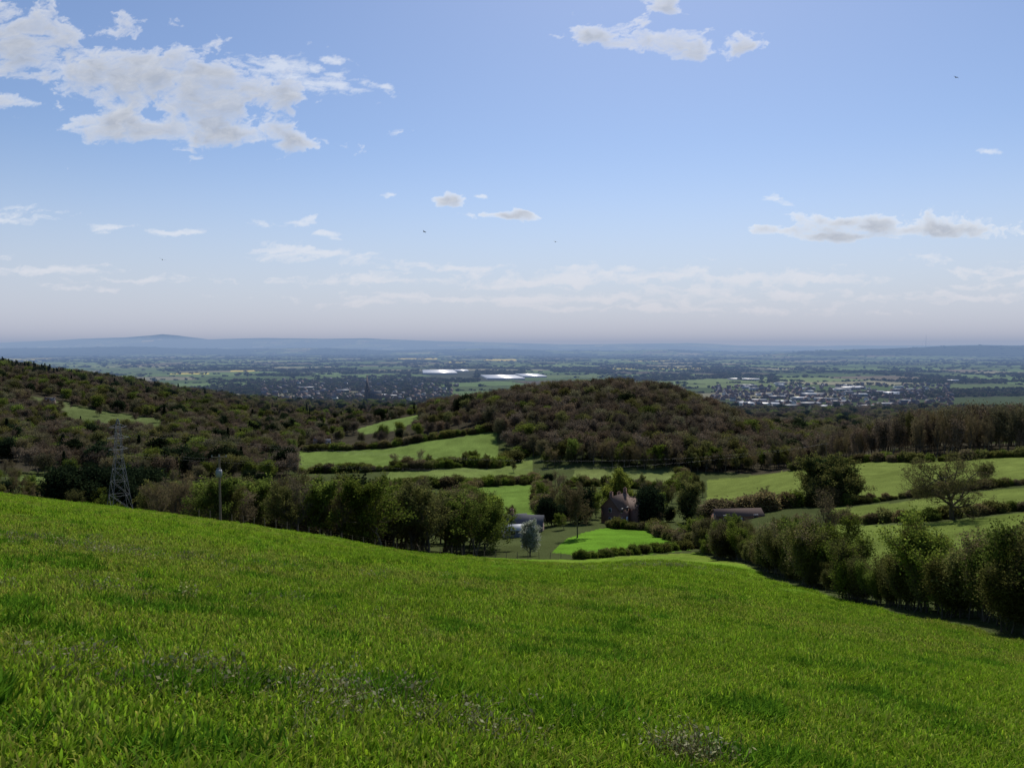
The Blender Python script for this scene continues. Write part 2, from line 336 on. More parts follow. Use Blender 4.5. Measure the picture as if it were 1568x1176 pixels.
def conifer(name,seed,Hh=14):
    r=np.random.default_rng(seed);n=900;h=r.uniform(.1,1,n)**.8;a=r.uniform(0,6.28,n);rad=(1-h)*2.8*r.uniform(.3,1,n)+.1
    rad*=(.75+.25*np.sin(h*40));C=np.stack([np.cos(a)*rad,np.sin(a)*rad,h*Hh-rad*.25],1)
    V,Fa=quads(C,.75,1.6,np.stack([np.cos(a),np.sin(a),-.3+0*a],1),.4,seed)
    V2,F2=prisms([(0,0,-.3,0,0,Hh*.95,.2,.03)],6);cc=np.array(DRK)[r.integers(0,3,n)]*1.2
    return mesh_obj(name,np.concatenate([V,V2]),[np.concatenate([Fa,F2+len(V)])],[M_dark],np.concatenate([np.repeat(cc,4,0),np.tile((.06,.045,.03),(len(V2),1))]),link=False)
conif_src=[conifer('wood_tree_g',51),conifer('wood_tree_h',52)]
def clump(name,seed,c,n=110):
    r=np.random.default_rng(seed);C=[];
    for k in range(5):
        ctr=np.array([r.uniform(-6,6),r.uniform(-4,4),r.uniform(3,6.5)])
        v=r.normal(size=(n//5,3));v/=np.linalg.norm(v,axis=1,keepdims=True);C.append(ctr+v*np.array([3.8,3.6,3.4])*r.uniform(.6,1,(n//5,1)))
    C=np.concatenate(C);C[:,2]=np.maximum(C[:,2],.6)
    V,Fa=quads(C,2.6,1.1,seed=seed);cc=np.array(c)[r.integers(0,3,len(C))]*r.uniform(.7,1.3,(len(C),1))*1.4
    return mesh_obj(name,V,[Fa],[M_wleaf],np.repeat(cc,4,0),link=False)
clump_src=[clump('far_tree_a',61,[(.05,.052,.033),(.065,.065,.038),(.04,.042,.028)]),clump('far_tree_b',62,[(.045,.06,.028),(.06,.075,.033),(.035,.05,.025)]),clump('far_tree_c',63,[(.065,.06,.045),(.055,.05,.038),(.07,.065,.05)]),clump('far_tree_d',64,[(.025,.036,.022)]*3)]
def grid_in(poly,sp,jit=.45):
    pw=np.array([(XY(u,Y),Y) for u,Y in poly]);lo=pw.min(0);hi=pw.max(0)
    gx,gy=np.meshgrid(np.arange(lo[0],hi[0],sp),np.arange(lo[1],hi[1],sp));x=gx.ravel()+rng.uniform(-jit,jit,gx.size)*sp;y=gy.ravel()+rng.uniform(-jit,jit,gx.size)*sp
    u=784+F*x/np.maximum(y,1);m=pip(u,y,poly);return x[m],y[m]
def notfield(x,y,front=0):
    u=784+F*x/np.maximum(y,1);m=np.ones(len(x),bool)
    for poly,c in FIELDS:
        m&=~pip(u,y,poly)
        if front: m&=~pip(u,y+front,poly)
    return m
def put(name,x,y,h0,h1,ref,srcs,probs,sink=.1,wide=1.0):
    n=len(x);s=rng.uniform(h0,h1,n)/ref
    z=H(x,y)-sink;S=np.stack([s*rng.uniform(.85,1.2,n)*wide]*2+[s],1);S[:,1]=S[:,0]
    p=np.array(probs,float);I=rng.choice(len(srcs),n,p=p/p.sum())
    return scatter(name,np.stack([x,y,z],1),S,rng.uniform(0,6.28,n),I,srcs)
allw=wood_src+conif_src
# knoll
x,y=grid_in([(640,720),(690,650),(755,575),(770,512),(850,452),(1000,438),(1100,445),(1200,470),(1250,520),(1262,650),(1200,760),(1000,800),(800,800),(660,860)],7.4)
put('wooded_hill_trees',x,y,8.5,15.5,12,allw,(6,3.8,4,1.2,.4,.2,.0,.0),wide=1.1)
# left hillside
x,y=grid_in([(-400,400),(-100,395),(200,395),(450,410),(450,600),(470,900),(430,1150),(-400,1150)],8.8)
m=notfield(x,y,18)&((fbm(x/90,y/90,3,77)>.3)|(y>870));x,y=x[m],y[m]
put('hillside_woodland',x,y,7,14,12,allw,(4.5,4,3.5,2.6,1.6,1.0,.3,.2),wide=1.15)
# ridge conifers
x,y=grid_in([(-300,940),(130,965),(130,1000),(-300,1000)],8)
put('ridge_conifers',x,y,11,16,14,conif_src,(1,1))
# scattered trees inside the hillside paddocks
x,y=grid_in([(80,665),(255,650),(255,770),(80,790)],30);put('paddock_trees',x,y,6,11,12,wood_src,(2,2,2,2,2,1),wide=1.1)
# middle parkland
x,y=grid_in([(440,575),(560,575),(740,578),(700,640),(650,870),(660,1350),(360,1350),(440,900)],12)
m=notfield(x,y,25)&(fbm(x/60,y/60,3,79)>.40);x,y=x[m],y[m]
put('valley_trees',x,y,7,13,12,allw,(4,3,2.5,2.8,2.0,1.8,.4,.3),wide=1.15)
# right-hand wood
x,y=grid_in([(1225,520),(1300,425),(1330,400),(1420,372),(1568,345),(1800,340),(1800,450),(1568,470),(1400,500),(1270,620)],8)
u_=784+F*x/y
n=len(x);s=rng.uniform(15,22,n)/12*np.interp(u_,[1225,1330,1430,1568],[.75,1.0,1.12,1.15]);I=rng.choice(6,n,p=np.array((3,4,1,2,2,2))/14)
scatter('ridge_woodland',np.stack([x,y,H(x,y)-.1],1),np.stack([s*.66,s*.66,s],1),rng.uniform(0,6.28,n),I,near_src[:3]+wood_src[:3])
x,y=grid_in([(1110,820),(1300,640),(1700,560),(1700,1380),(1080,1380)],15)
put('lower_slope_woodland',x,y,9,15,12,wood_src,(4,4,2,2,1,1.5),wide=1.3)
# knoll foot belt
x,y=grid_in([(822,440),(1000,428),(1232,440),(1232,470),(1100,450),(1000,440),(850,458)],6.0)
put('woodland_edge_trees',x,y,9,15,12,near_src[:5],(3,3,2.5,1.5,1))
# belt beneath the near crest
x,y=grid_in([(235,114),(400,116),(600,124),(755,138),(748,190),(560,225),(235,210)],6.0)
u_=784+F*x/y;tp=np.interp(u_,[230,300,420,600,700,760],[742,735,729,733,738,765])+rng.normal(0,12,len(x))
hh=np.clip(1.6-(tp-530)/F*y-H(x,y),4.5,13.5)
n=len(x);s=hh/12;p=np.array((3.6,3.4,3.8,3.2,3,.15));I=rng.choice(6,n,p=p/p.sum())
scatter('field_edge_trees',np.stack([x,y,H(x,y)-.1],1),np.stack([s*1.15,s*1.15,s],1),rng.uniform(0,6.28,n),I,near_src)
x,y=grid_in([(-300,215),(250,225),(560,240),(680,240),(640,350),(250,400),(-300,360)],11)
m=notfield(x,y,12)&(fbm(x/45,y/45,3,81)>.38);x,y=x[m],y[m]
put('hillside_trees',x,y,5,10,12,near_src,(3,3,3,2.2,2,.9),wide=1.15)
# evergreens by the pylon
x,y=grid_in([(98,236),(250,236),(250,285),(98,285)],8)
put('dark_evergreen_trees',x,y,12,16,12,[near_src[5],near_src[1]],(3,1))
# valley by the houses
x,y=grid_in([(735,190),(860,190),(940,212),(1080,200),(1085,360),(840,370),(735,360)],9.3)
u_=784+F*x/y
m=notfield(x,y,8)&(fbm(x/30,y/30,3,85)>.38)&~((abs(u_-957)<28)&(y<250))&~((abs(u_-795)<42)&(y<232));x,y=x[m],y[m]
put('valley_bottom_trees',x,y,4,10,12,near_src,(3,2.5,3,3,2,.8))
# hedges
def along(pts,step,wid):
    W=np.array([(XY(u,Y),Y) for u,Y in pts]);xs=[];ys=[]
    for a,b in zip(W[:-1],W[1:]):
        n=max(1,int(np.hypot(*(b-a))/step));tt=(np.arange(n)+rng.uniform(0,1,n))/n
        xs.append(a[0]+(b[0]-a[0])*tt+rng.normal(0,wid,n));ys.append(a[1]+(b[1]-a[1])*tt+rng.normal(0,wid,n))
    return np.concatenate(xs),np.concatenate(ys)
x,y=along([(1070,155),(1100,126),(1175,96),(1250,73.5),(1400,52),(1568,41.5),(2000,27)],.85,.9)
n=len(x);s=(2.9+3.6*sst(.25,.75,fbm(x/5,y/5,3,97)))*rng.uniform(.82,1.15,n)/5;x=x+2.2
scatter('hawthorn_hedge',np.stack([x,y,H(x,y)-.1],1),np.stack([s*rng.uniform(.85,1.1,n)]*2+[s],1),rng.uniform(0,6.28,n),rng.choice(4,n,p=(.3,.2,.3,.2)),shrub_src)
x,y=along([(1085,170),(1130,150),(1200,128)],1.6,5)
put('field_corner_trees',x,y,4,7,12,near_src[:5],(1,1,2,2,1))
def hedge(name,pts,step,h0,h1,pr=(3,2,1.5),wd=.4): 
    x,y=along(pts,step,wd);return put(name,x,y,h0,h1,5,low_src,pr,wide=1.3)
hedge('hedgerow',[(888,131),(960,139),(1055,158)],.8,.8,1.7,(1,4,.3),.25)
hedge('hedgerow',[(935,206),(1000,197),(1064,160)],1.3,1.5,2.8)
hedge('hedgerow',[(1275,176),(1400,153),(1568,151),(1850,150)],1.4,.9,2.6,wd=.5)
hedge('hedgerow',[(1285,224),(1400,219),(1568,219),(1850,221)],1.5,1.0,3.0,wd=.6)
hedge('hedgerow',[(1085,232),(1180,224),(1285,224)],1.6,2,5,wd=1.5)
hedge('hedgerow',[(455,433),(600,430),(700,432)],2.4,2,5)
hedge('hedgerow',[(455,570),(600,550),(760,565)],2,2,5,wd=1)
hedge('hedgerow',[(575,366),(700,361),(830,382)],2.4,1.5,5,wd=1)
hedge('hedgerow',[(600,436),(755,441),(815,520)],2.4,1.5,6,wd=1)
hedge('hedgerow',[(700,243),(716,362),(830,375),(832,250)],1.8,2,4,wd=1)
hedge('hedgerow',[(872,362),(1042,352),(1048,425)],1.7,2,4,wd=1)
hedge('hedgerow',[(1220,420),(1330,386),(1420,358),(1568,332),(1800,326)],1.8,2,4.5,wd=1)
x,y=along([(590,445),(750,452),(800,430)],7,6);put('meadow_trees',x,y,6,10,12,near_src[:5],(1,1,2,3,1))
x,y=along([(1085,238),(1290,230),(1568,226)],13,3);put('hedgerow_trees',x,y,4,8,12,near_src[:5],(2,2,2,1,1))
# far plain trees
n=60000;uu=rng.uniform(-150,1720,n);vv=rng.uniform(538.5,640,n);y=115.6*F/(vv-530);x=XY(uu,y)
r1,r2,dd=parcel(x,y)
keep=(y>1150)&(((dd<5+y*.0012)&(r2>.25))|((r1>.69)&(r1<.90)&(rng.random(n)<.8))|(fbm(x/220,y/500,3,63)>.66))
town=(uu>320)&(uu<690)&(y>1250)&(y<2600);keep|=town&(rng.random(n)<.5)
ind=(uu>1120)&(uu<1430)&(y>1350)&(y<2300);keep&=~(ind&(rng.random(n)<.3))
for gu_,gy_,gw in((685,3350,75),(785,2830,90)): keep&=~((abs(uu-gu_)<gw/2+6)&(y>gy_-600)&(y<gy_+260))
x,y=x[keep],y[keep];n=len(x);s=np.clip(y/2900,.55,3.0)*rng.uniform(.45,1.15,n)
S=np.stack([s*rng.uniform(1.1,2.2,n),s,np.clip(s,.5,.95)*rng.uniform(.6,1.2,n)],1)
scatter('plain_trees',np.stack([x,y,H(x,y)-.5],1),S,rng.choice([.35,.35,1.92],n)+rng.normal(0,.2,n),rng.choice(4,n,p=(.35,.3,.25,.10)),clump_src)
# ------------------------------------------------------------ individual trees
def single(name,seed,u,Y,Hh,**k):
    ob=make_tree(name,seed,Hh,link=True,**k);X_=XY(u,Y);ob.location=(X_,Y,float(H(np.array([X_]),np.array([Y]))[0])-.1);return ob
o_=single('oak_tree',101,1465,150,14.2,r0=.45,nlev=4,kids=(3,2.4,2.2,2.0),spread=(1.15,.8,.8,.8),tf=.22,ratio=(.78,.6,.55,.5),leafc=[(.10,.105,.04),(.085,.08,.04)],twig=(.085,.075,.055),lsize=.14,lper=1.2,up=.06);o_.scale=(1.15,1.15,1)
o_=single('ivy_clad_tree',102,1272,232,15.4,r0=.4,nlev=4,kids=(3.4,2.2,2,1.6),leafc=OLV,lsize=.25,lper=2.0,ivy=15000,ivyj=.95,spread=(1.2,.8,.7,.7),tf=.1,ratio=(.75,.55,.5,.5),stems=2);o_.scale=(1.2,1.2,1)
single('maple_tree',103,937,245,16,r0=.3,nlev=4,kids=(3,2.2,2,2),leafc=[(.18,.21,.045),(.14,.175,.038)],lsize=.26,lper=3.2,tf=.15)
single('yew_tree',104,995,225,9.5,r0=.35,nlev=3,kids=(3.4,3,2.5),leafc=DRK,lsize=.3,lper=12,dense=4,mat=M_dark,tf=.08,spread=(1.1,.8,.8))
single('ivy_clad_tree',105,1055,222,12,r0=.3,nlev=4,kids=(3,2,2,2),leafc=OLV,lsize=.2,lper=1.4,ivy=6500,ivyj=.75,tf=.12)
single('ash_tree',106,1272,100,10,r0=.18,nlev=4,kids=(2.6,2,2,2),leafc=BUD,lsize=.1,lper=.5,up=.25)
single('ash_tree',107,1225,90,7.8,r0=.14,nlev=4,kids=(2.6,2.2,2,2),leafc=GRN,lsize=.12,lper=1.0,up=.2)
single('blossom_tree',108,812,142,7.0,r0=.15,nlev=4,kids=(3,2.2,2,2),leafc=[(.34,.36,.32),(.18,.21,.16)],lsize=.14,lper=1.6,tf=.1)
single('alder_tree',109,885,178,13,r0=.2,nlev=4,kids=(3,2.2,2,2),leafc=BUD,lsize=.13,lper=1.4,up=.2)
# ------------------------------------------------------------ grass
def tuft(name,seed,n,hh,sp,cs,bw=.007):
    r=np.random.default_rng(seed);V=[];Fq_=[];Ft=[];C=[]
    for i in range(n):
        a=r.uniform(0,6.28);rr=sp*math.sqrt(r.random());b=np.array([math.cos(a)*rr,math.sin(a)*rr,-.02]);h=hh*r.uniform(.5,1.15);da=r.uniform(0,6.28)
        dv=np.array([math.cos(da),math.sin(da),0]);w=np.array([-dv[1],dv[0],0])*bw*r.uniform(.7,1.4);ln=r.uniform(.15,.7)
        p1=b+dv*h*ln*.35+np.array([0,0,h*.6]);p2=b+dv*h*ln+np.array([0,0,h*(1-.25*ln)]);k=len(V)
        V+=[b-w,b+w,p1+w*.8,p1-w*.8,p2];Fq_.append((k,k+1,k+2,k+3));Ft.append((k+3,k+2,k+4))
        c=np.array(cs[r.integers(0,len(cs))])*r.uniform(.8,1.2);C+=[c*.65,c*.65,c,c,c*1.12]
    return mesh_obj(name,V,[Fq_,Ft],[M_grass],np.array(C),link=False)
GC=[(.17,.32,.018),(.205,.35,.026),(.125,.26,.015),(.25,.34,.05)]
DG=[(.085,.20,.014),(.105,.225,.018)];OG=[(.20,.27,.04),(.25,.285,.065),(.155,.235,.028)]
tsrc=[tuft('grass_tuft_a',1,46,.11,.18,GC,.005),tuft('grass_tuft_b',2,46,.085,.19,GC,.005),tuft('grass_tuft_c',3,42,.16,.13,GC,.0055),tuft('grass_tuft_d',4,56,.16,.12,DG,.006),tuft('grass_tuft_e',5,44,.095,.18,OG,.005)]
n=56000;Ymx=100;r_=rng.random(n);y=8*np.sqrt((1+Ymx**2/64)**r_-1)+.6;x=rng.uniform(-.8,.8,n)*(y+1.2)
u_=784+F*x/np.maximum(y,1);m=(y<crest(u_)-.5)|(y<20);x,y=x[m],y[m];n=len(x)
pn=fbm(x/3.5,y/2.5,4,90);ps=rng.random(n);po=sst(.42,.7,fbm(x/30,y/14,4,53))
I=np.where(pn>.60,2,np.where(ps<.5,0,1));I=np.where(rng.random(n)<.15+.6*po,4,I);I=np.where((fbm(x/1.3,y/.9,3,95)>.70)&(ps<.6)&(rng.random(n)<np.clip(18/y,0.15,1)),3,I)
lush=1+.4*np.exp(-((x+5)/5)**2-((y-5)/5)**2)
s=(1+np.clip(y/45,0,1.0))*(.68+.64*pn)*rng.uniform(.8,1.2,n)*lush
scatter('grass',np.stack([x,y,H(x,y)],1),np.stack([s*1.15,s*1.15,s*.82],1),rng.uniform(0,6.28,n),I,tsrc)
# dry weeds
def weed(name,seed,n=11):
    r=np.random.default_rng(seed);S=[];L_=[]
    for i in range(n):
        a=r.uniform(0,6.28);rr=r.uniform(0,.2);p=np.array([math.cos(a)*rr,math.sin(a)*rr,0]);d=np.array([r.normal()*.6,r.normal()*.6,1.0]);d/=np.linalg.norm(d)
        h=r.uniform(.08,.2)
        for k in range(3):
            q=p+d*h/3;S.append((*p,*q,.0024,.0016));p=q;d=d+r.normal(0,.35,3);d/=np.linalg.norm(d)
            if r.random()<.6: L_.append(p+r.normal(0,.012,3))
    V,Fa=prisms(S,3);V2,F2=quads(np.array(L_),.018,1.5,seed=seed)
    c=np.concatenate([np.tile((.24,.22,.13),(len(V),1)),np.repeat(np.array([(.30,.30,.19),(.19,.26,.09)])[r.integers(0,2,len(L_))],4,0)])
    return mesh_obj(name,np.concatenate([V,V2]),[np.concatenate([Fa,F2+len(V)])],[M_leaf],c,link=False)
ws=[weed('weed_a',1),weed('weed_b',2),weed('weed_c',3)]
xs=[];ys=[]
for u,Y,rx,ry,k in((500,6.6,1.6,.5,56),(640,6.0,.8,.4,18),(1060,6.1,.2,.16,34),(150,6.5,1.2,.8,16),(330,13,2.5,1.6,24),(50,21,4,1.6,60),(450,24,6,5,28),(1000,64,5,2,45),(330,6,1,1,6)):
    xs.append(XY(u,Y)+rng.normal(0,rx*.7,k));ys.append(Y+rng.normal(0,ry*.7,k))
x=np.concatenate(xs);y=np.concatenate(ys);n=len(x);y=np.maximum(y,3.5)
scatter('dry_weeds',np.stack([x,y,H(x,y)+.02],1),rng.uniform(.8,1.4,n)*(1+y/40),rng.uniform(0,6.28,n),rng.integers(0,3,n),ws)
# ------------------------------------------------------------ buildings
M_brick=plain('red_brick',(.19,.105,.08),.9,0,8,.35);M_white=plain('white_render',(.6,.59,.55),.8,0,2,.12);M_slate=plain('slate_roof',(.10,.10,.11),.7,0,6,.3)
M_tile=plain('clay_tile_roof',(.13,.08,.06),.85,0,6,.35);M_glass=plain('window_glass',(.03,.04,.05),.15,0,1,.1);M_wframe=plain('painted_frame',(.7,.7,.67),.5,0,1,.05)
M_metal=plain('pale_metal_sheet',(.55,.57,.59),.5,0,.3,.15);M_grey=plain('grey_sheet',(.22,.235,.25),.6,0,.3,.2);M_steel=plain('galvanised_steel',(.16,.17,.18),.6,.4,3,.2)
M_wood=plain('weathered_wood',(.16,.12,.085),.9,0,6,.3);M_stone=plain('sandstone',(.2,.15,.13),.9,0,1,.3);M_wire=plain('aluminium_cable',(.12,.12,.13),.6,0,1,.1)
M_gl=plain('polythene_glazing',(.75,.77,.8),.35,0,.05,.15);M_drk=plain('weathered_sandstone',(.10,.08,.075),.9,0,1,.3)
def ground_at(X_,Y_): return float(H(np.array([X_]),np.array([Y_]))[0])
class B:
    def __init__(s): s.V=[];s.F=[];s.T=[];s.mq=[];s.mt=[]
    def box(s,x0,x1,y0,y1,z0,z1,m=0):
        k=len(s.V);s.V+=[(x0,y0,z0),(x1,y0,z0),(x1,y1,z0),(x0,y1,z0),(x0,y0,z1),(x1,y0,z1),(x1,y1,z1),(x0,y1,z1)]
        s.F+=[(k,k+3,k+2,k+1),(k+4,k+5,k+6,k+7),(k,k+1,k+5,k+4),(k+1,k+2,k+6,k+5),(k+2,k+3,k+7,k+6),(k+3,k,k+4,k+7)];s.mq+=[m]*6
    def gable(s,x0,x1,y0,y1,z0,z1,m):
        k=len(s.V);ym=(y0+y1)/2;s.V+=[(x0,y0,z0),(x0,y1,z0),(x0,ym,z1),(x1,y0,z0),(x1,y1,z0),(x1,ym,z1)]
        s.T+=[(k,k+2,k+1),(k+3,k+4,k+5)];s.mt+=[m]*2
    def roof(s,x0,x1,y0,y1,z0,z1,m,t=.18,ov=.35):
        ym=(y0+y1)/2;sl=(z1-z0)/(ym-y0)
        for sg in(-1,1):
            ye=(y0-ov) if sg<0 else (y1+ov);ze=z0-sl*ov;k=len(s.V)
            s.V+=[(x0-ov,ye,ze),(x1+ov,ye,ze),(x1+ov,ym,z1),(x0-ov,ym,z1),(x0-ov,ye,ze+t),(x1+ov,ye,ze+t),(x1+ov,ym,z1+t),(x0-ov,ym,z1+t)]
            s.F+=[(k,k+3,k+2,k+1),(k+4,k+5,k+6,k+7),(k,k+1,k+5,k+4),(k+1,k+2,k+6,k+5),(k+3,k,k+4,k+7)];s.mq+=[m]*5
    def ob(s,name,mats,link=True,parent=None):
        fs=[];mi=[]
        if s.F: fs.append(s.F);mi+=s.mq
        if s.T: fs.append(s.T);mi+=s.mt
        o_=mesh_obj(name,s.V,fs,mats,link=link,midx=mi)
        if parent: o_.parent=parent
        return o_
def house(name,u,Y,rz,w,d,h,rh,wall,roofm,chim=2,storeys=2,nwin=3,wing=False,dx=0,zoff=0):
    X_=XY(u,Y)+dx;e=bpy.data.objects.new(name,None);sc.collection.objects.link(e);e.location=(X_,Y,ground_at(X_,Y)+zoff);e.rotation_euler=(0,0,rz)
    b=B();b.box(-w/2,w/2,-d/2,d/2,-2,h);b.gable(-w/2,w/2,-d/2,d/2,h,h+rh,0)
    if wing: b.box(w*.12,w*.12+4.2,-d/2-2.6,-d/2+.02,-2,h*.95)
    b.ob('walls',[wall],parent=e)
    r=B();r.roof(-w/2,w/2,-d/2,d/2,h,h+rh,0);r.ob('roof',[roofm],parent=e)
    if wing:
        r=B();x0=w*.12;x1=x0+4.2;xm=(x0+x1)/2;y0=-d/2-2.9;y1=0;z0=h*.95;z1=h*.95+rh*.8
        r.V=[(x0-.3,y0,z0-.2),(xm,y0,z1),(xm,y1,z1),(x0-.3,y1,z0-.2),(x1+.3,y0,z0-.2),(x1+.3,y1,z0-.2)]
        r.F=[(0,1,2,3),(1,4,5,2)];r.mq=[0,0];r.ob('wing_roof',[roofm],parent=e)
        r=B();r.V=[(x0,-d/2-2.6,z0),(x1,-d/2-2.6,z0),(xm,-d/2-2.6,z1-.15)];r.T=[(0,1,2)];r.mt=[0];r.ob('wing_gable',[wall],parent=e)
    f=B();g=B()
    for st in range(storeys):
        zc=1.0+st*2.7
        for i in range(nwin):
            xc=-w/2+w*(i+.5)/nwin
            if st==0 and i==nwin//2:
                f.box(xc-.5,xc+.5,-d/2-.06,-d/2+.05,0,2.1);continue
            for sg in(-1,1):
                ya=sg*(d/2+.05);f.box(xc-.6,xc+.6,min(ya,ya-sg*.08),max(ya,ya-sg*.08),zc,zc+1.3)
                yb=sg*(d/2+.06);g.box(xc-.52,xc-.03,min(yb,yb-sg*.05),max(yb,yb-sg*.05),zc+.08,zc+1.22);g.box(xc+.03,xc+.52,min(yb,yb-sg*.05),max(yb,yb-sg*.05),zc+.08,zc+1.22)
        for sg in(-1,1):
            xa=sg*(w/2+.05);f.box(min(xa,xa-sg*.08),max(xa,xa-sg*.08),-.5,.5,zc,zc+1.2);xb=sg*(w/2+.06);g.box(min(xb,xb-sg*.05),max(xb,xb-sg*.05),-.42,.42,zc+.08,zc+1.12)
    f.ob('window_frames',[M_wframe],parent=e);g.ob('window_panes',[M_glass],parent=e)
    if chim:
        c=B()
        for i in range(chim):
            xc=(-w/2+.6) if i==0 else (w/2-.6)
            c.box(xc-.45,xc+.45,-.35,.35,h+rh*.4,h+rh+1.3);c.box(xc-.52,xc+.52,-.42,.42,h+rh+1.3,h+rh+1.42)
            c.box(xc-.3,xc-.08,-.11,.11,h+rh+1.42,h+rh+1.8);c.box(xc+.08,xc+.3,-.11,.11,h+rh+1.42,h+rh+1.8)
        c.ob('chimneys',[M_brick],parent=e)
    return e
house('brick_house',948,224,.9,9,6,4.8,3.2,M_brick,M_tile,2,2,3,True)
house('brick_house',966,228,.2,8,6,4.4,3,M_brick,M_tile,1)
house('stone_cottage',778,212,.25,10,6,2.8,2.2,M_white,M_slate,1,1,3)
house('stone_cottage',806,206,-.15,9,6,2.8,2.0,M_stone,M_slate,1,1,3)
house('garden_shed',795,198,.1,7,4,2.2,.9,M_grey,M_metal,0,1,2)
house('garden_shed',768,203,.6,6,4,2.2,.9,M_white,M_metal,0,1,2)
house('farm_barn',1132,212,.1,13,5,2.0,1.4,M_brick,M_tile,0,1,3)
house('white_cottage',75,765,.3,9,6,4.4,2.6,M_stone,M_slate,2)
house('white_cottage',492,580,.1,12,7,4.6,3,M_white,M_slate,1)
def hsrc(name,wall,roofm):
    b=B();b.box(-5,5,-3.5,3.5,-1,5,0);b.gable(-5,5,-3.5,3.5,5,8,0);b.roof(-5,5,-3.5,3.5,5,8,1)
    for st in(1,3.6):
        for xc in(-3.2,0,3.2):
            for sg in(-1,1): b.box(xc-.6,xc+.6,min(sg*3.54,sg*3.4),max(sg*3.54,sg*3.4),st,st+1.2,2)
    b.box(-4.6,-3.8,-.4,.4,6.5,9.2,3);return b.ob(name,[wall,roofm,M_glass,M_brick],link=False)
hs=[hsrc('town_house_a',M_brick,M_slate),hsrc('town_house_b',M_white,M_slate),hsrc('town_house_c',M_stone,M_tile)]
def rows(n,u0,u1,Y0,Y1):
    u=rng.uniform(u0,u1,n);v=rng.uniform(530+115*F/Y1,530+115*F/Y0,n);y=115*F/(v-530);return XY(u,y),y
x,y=rows(230,400,700,1550,2600);x2,y2=rows(320,1090,1460,1450,2300);x=np.append(x,x2);y=np.append(y,y2);n=len(x)
scatter('town_houses',np.stack([x,y,H(x,y)],1),rng.uniform(.8,1.15,n),rng.choice([.2,1.77,-.3,.9],n)+rng.normal(0,.08,n),rng.choice(3,n,p=(.45,.10,.45)),hs)
def shed(name,mats):
    b=B();b.box(-20,20,-12,12,-1,6,0);b.gable(-20,20,-12,12,6,8,0);b.roof(-20,20,-12,12,6,8,1,.3,.4)
    for xc in(-14,-5,5,14): b.box(xc-2,xc+2,-12.08,-11.9,0,4.2,2)
    for xc in(-10,0,10): b.box(xc-3,xc+3,-12.06,-11.9,4.6,5.6,3)
    return b.ob(name,mats+[M_grey,M_glass],link=False)
ss=[shed('warehouse_a',[M_grey,M_metal]),shed('warehouse_b',[M_brick,M_grey]),shed('warehouse_c',[M_metal,M_grey])]
W=[(1175,1480,1.1,0),(1210,1440,.8,1),(1160,1600,.9,2),(1240,1500,1.0,1),(1265,1420,.8,0),(1300,1400,.9,1),(1330,1440,.8,2),(1190,1700,.9,1),(1225,1650,.8,0),(1285,1560,1,1),(1303,2080,1.7,0),(1340,1900,1,1),(1290,1980,1,2),(1365,1850,.9,0),(1390,2000,.8,1),(1130,2700,1.5,0),(1150,2650,1.4,0),(1195,2350,.8,2),(1140,1560,.8,1),(1355,1500,.9,1),(1250,1800,.9,1),(580,1720,.8,0),(600,1700,.7,2),(470,2100,.9,2),(1460,2500,.8,0),(525,1950,.8,1),(1200,1560,.8,0),(1260,1640,.8,2)]
for k in range(26): W.append((rng.uniform(1140,1400),rng.uniform(1400,2250),rng.uniform(.45,.9),rng.choice([0,1,1,2])))
W=np.array(W);x=XY(W[:,0],W[:,1]);scatter('industrial_units',np.stack([x,W[:,1],H(x,W[:,1])],1),np.stack([W[:,2],W[:,2],.8+0*W[:,2]],1),rng.normal(.1,.25,len(W)),W[:,3],ss)
def glasshouse(name,u,Y,w,d):
    e=bpy.data.objects.new(name,None);sc.collection.objects.link(e);X_=XY(u,Y);e.location=(X_,Y,ground_at(X_,Y)+1);e.rotation_euler=(0,0,.12)
    b=B();n=int(d/12)
    for i in range(n):
        y0=-d/2+i*12;b.box(-w/2,w/2,y0,y0+11.8,-8,3,0);b.gable(-w/2,w/2,y0,y0+11.8,3,4.5,0)
    b.ob('walls',[M_grey],parent=e);r=B()
    for i in range(n):
        y0=-d/2+i*12;r.roof(-w/2,w/2,y0,y0+11.8,3,4.5,0,.15,.05)
    r.ob('glazed_roofs',[M_gl],parent=e)
glasshouse('glasshouse',672,3350,140,400);glasshouse('glasshouse',706,3500,60,160);glasshouse('glasshouse',768,2800,130,300);glasshouse('glasshouse',812,2980,90,240)
# church
e=bpy.data.objects.new('church',None);sc.collection.objects.link(e);X_=XY(562,1500);e.location=(X_,1500,ground_at(X_,1500)+6);e.rotation_euler=(0,0,.5)
b=B();b.box(-3.5,3.5,-3.5,3.5,-8,20)
for cx in(-3.5,3.5):
    for cy in(-3.5,3.5): b.box(cx-.6,cx+.6,cy-.6,cy+.6,-8,23.5)
b.ob('tower',[M_drk],parent=e)
b=B();b.V=[(math.cos(a*math.pi/4)*3.8,math.sin(a*math.pi/4)*3.8,20) for a in range(8)]+[(0,0,47)];b.T=[(i,(i+1)%8,8) for i in range(8)];b.mt=[0]*8;b.ob('spire',[M_drk],parent=e)
b=B();b.box(3.5,28,-5,5,-8,9);b.gable(3.5,28,-5,5,9,14,0);b.ob('nave',[M_drk],parent=e);b=B();b.roof(3.6,28,-5,5,9,14,0);b.ob('nave_roof',[M_slate],parent=e)
b=B()
for sg in(-1,1):
    for i in range(5): b.box(6+i*4.4,7.4+i*4.4,min(sg*5.04,sg*4.9),max(sg*5.04,sg*4.9),2.5,7)
    b.box(-1,1,min(sg*3.54,sg*3.4),max(sg*3.54,sg*3.4),14,18);b.box(min(sg*3.54,sg*3.4),max(sg*3.54,sg*3.4),-1,1,14,18)
b.ob('windows',[M_glass],parent=e)
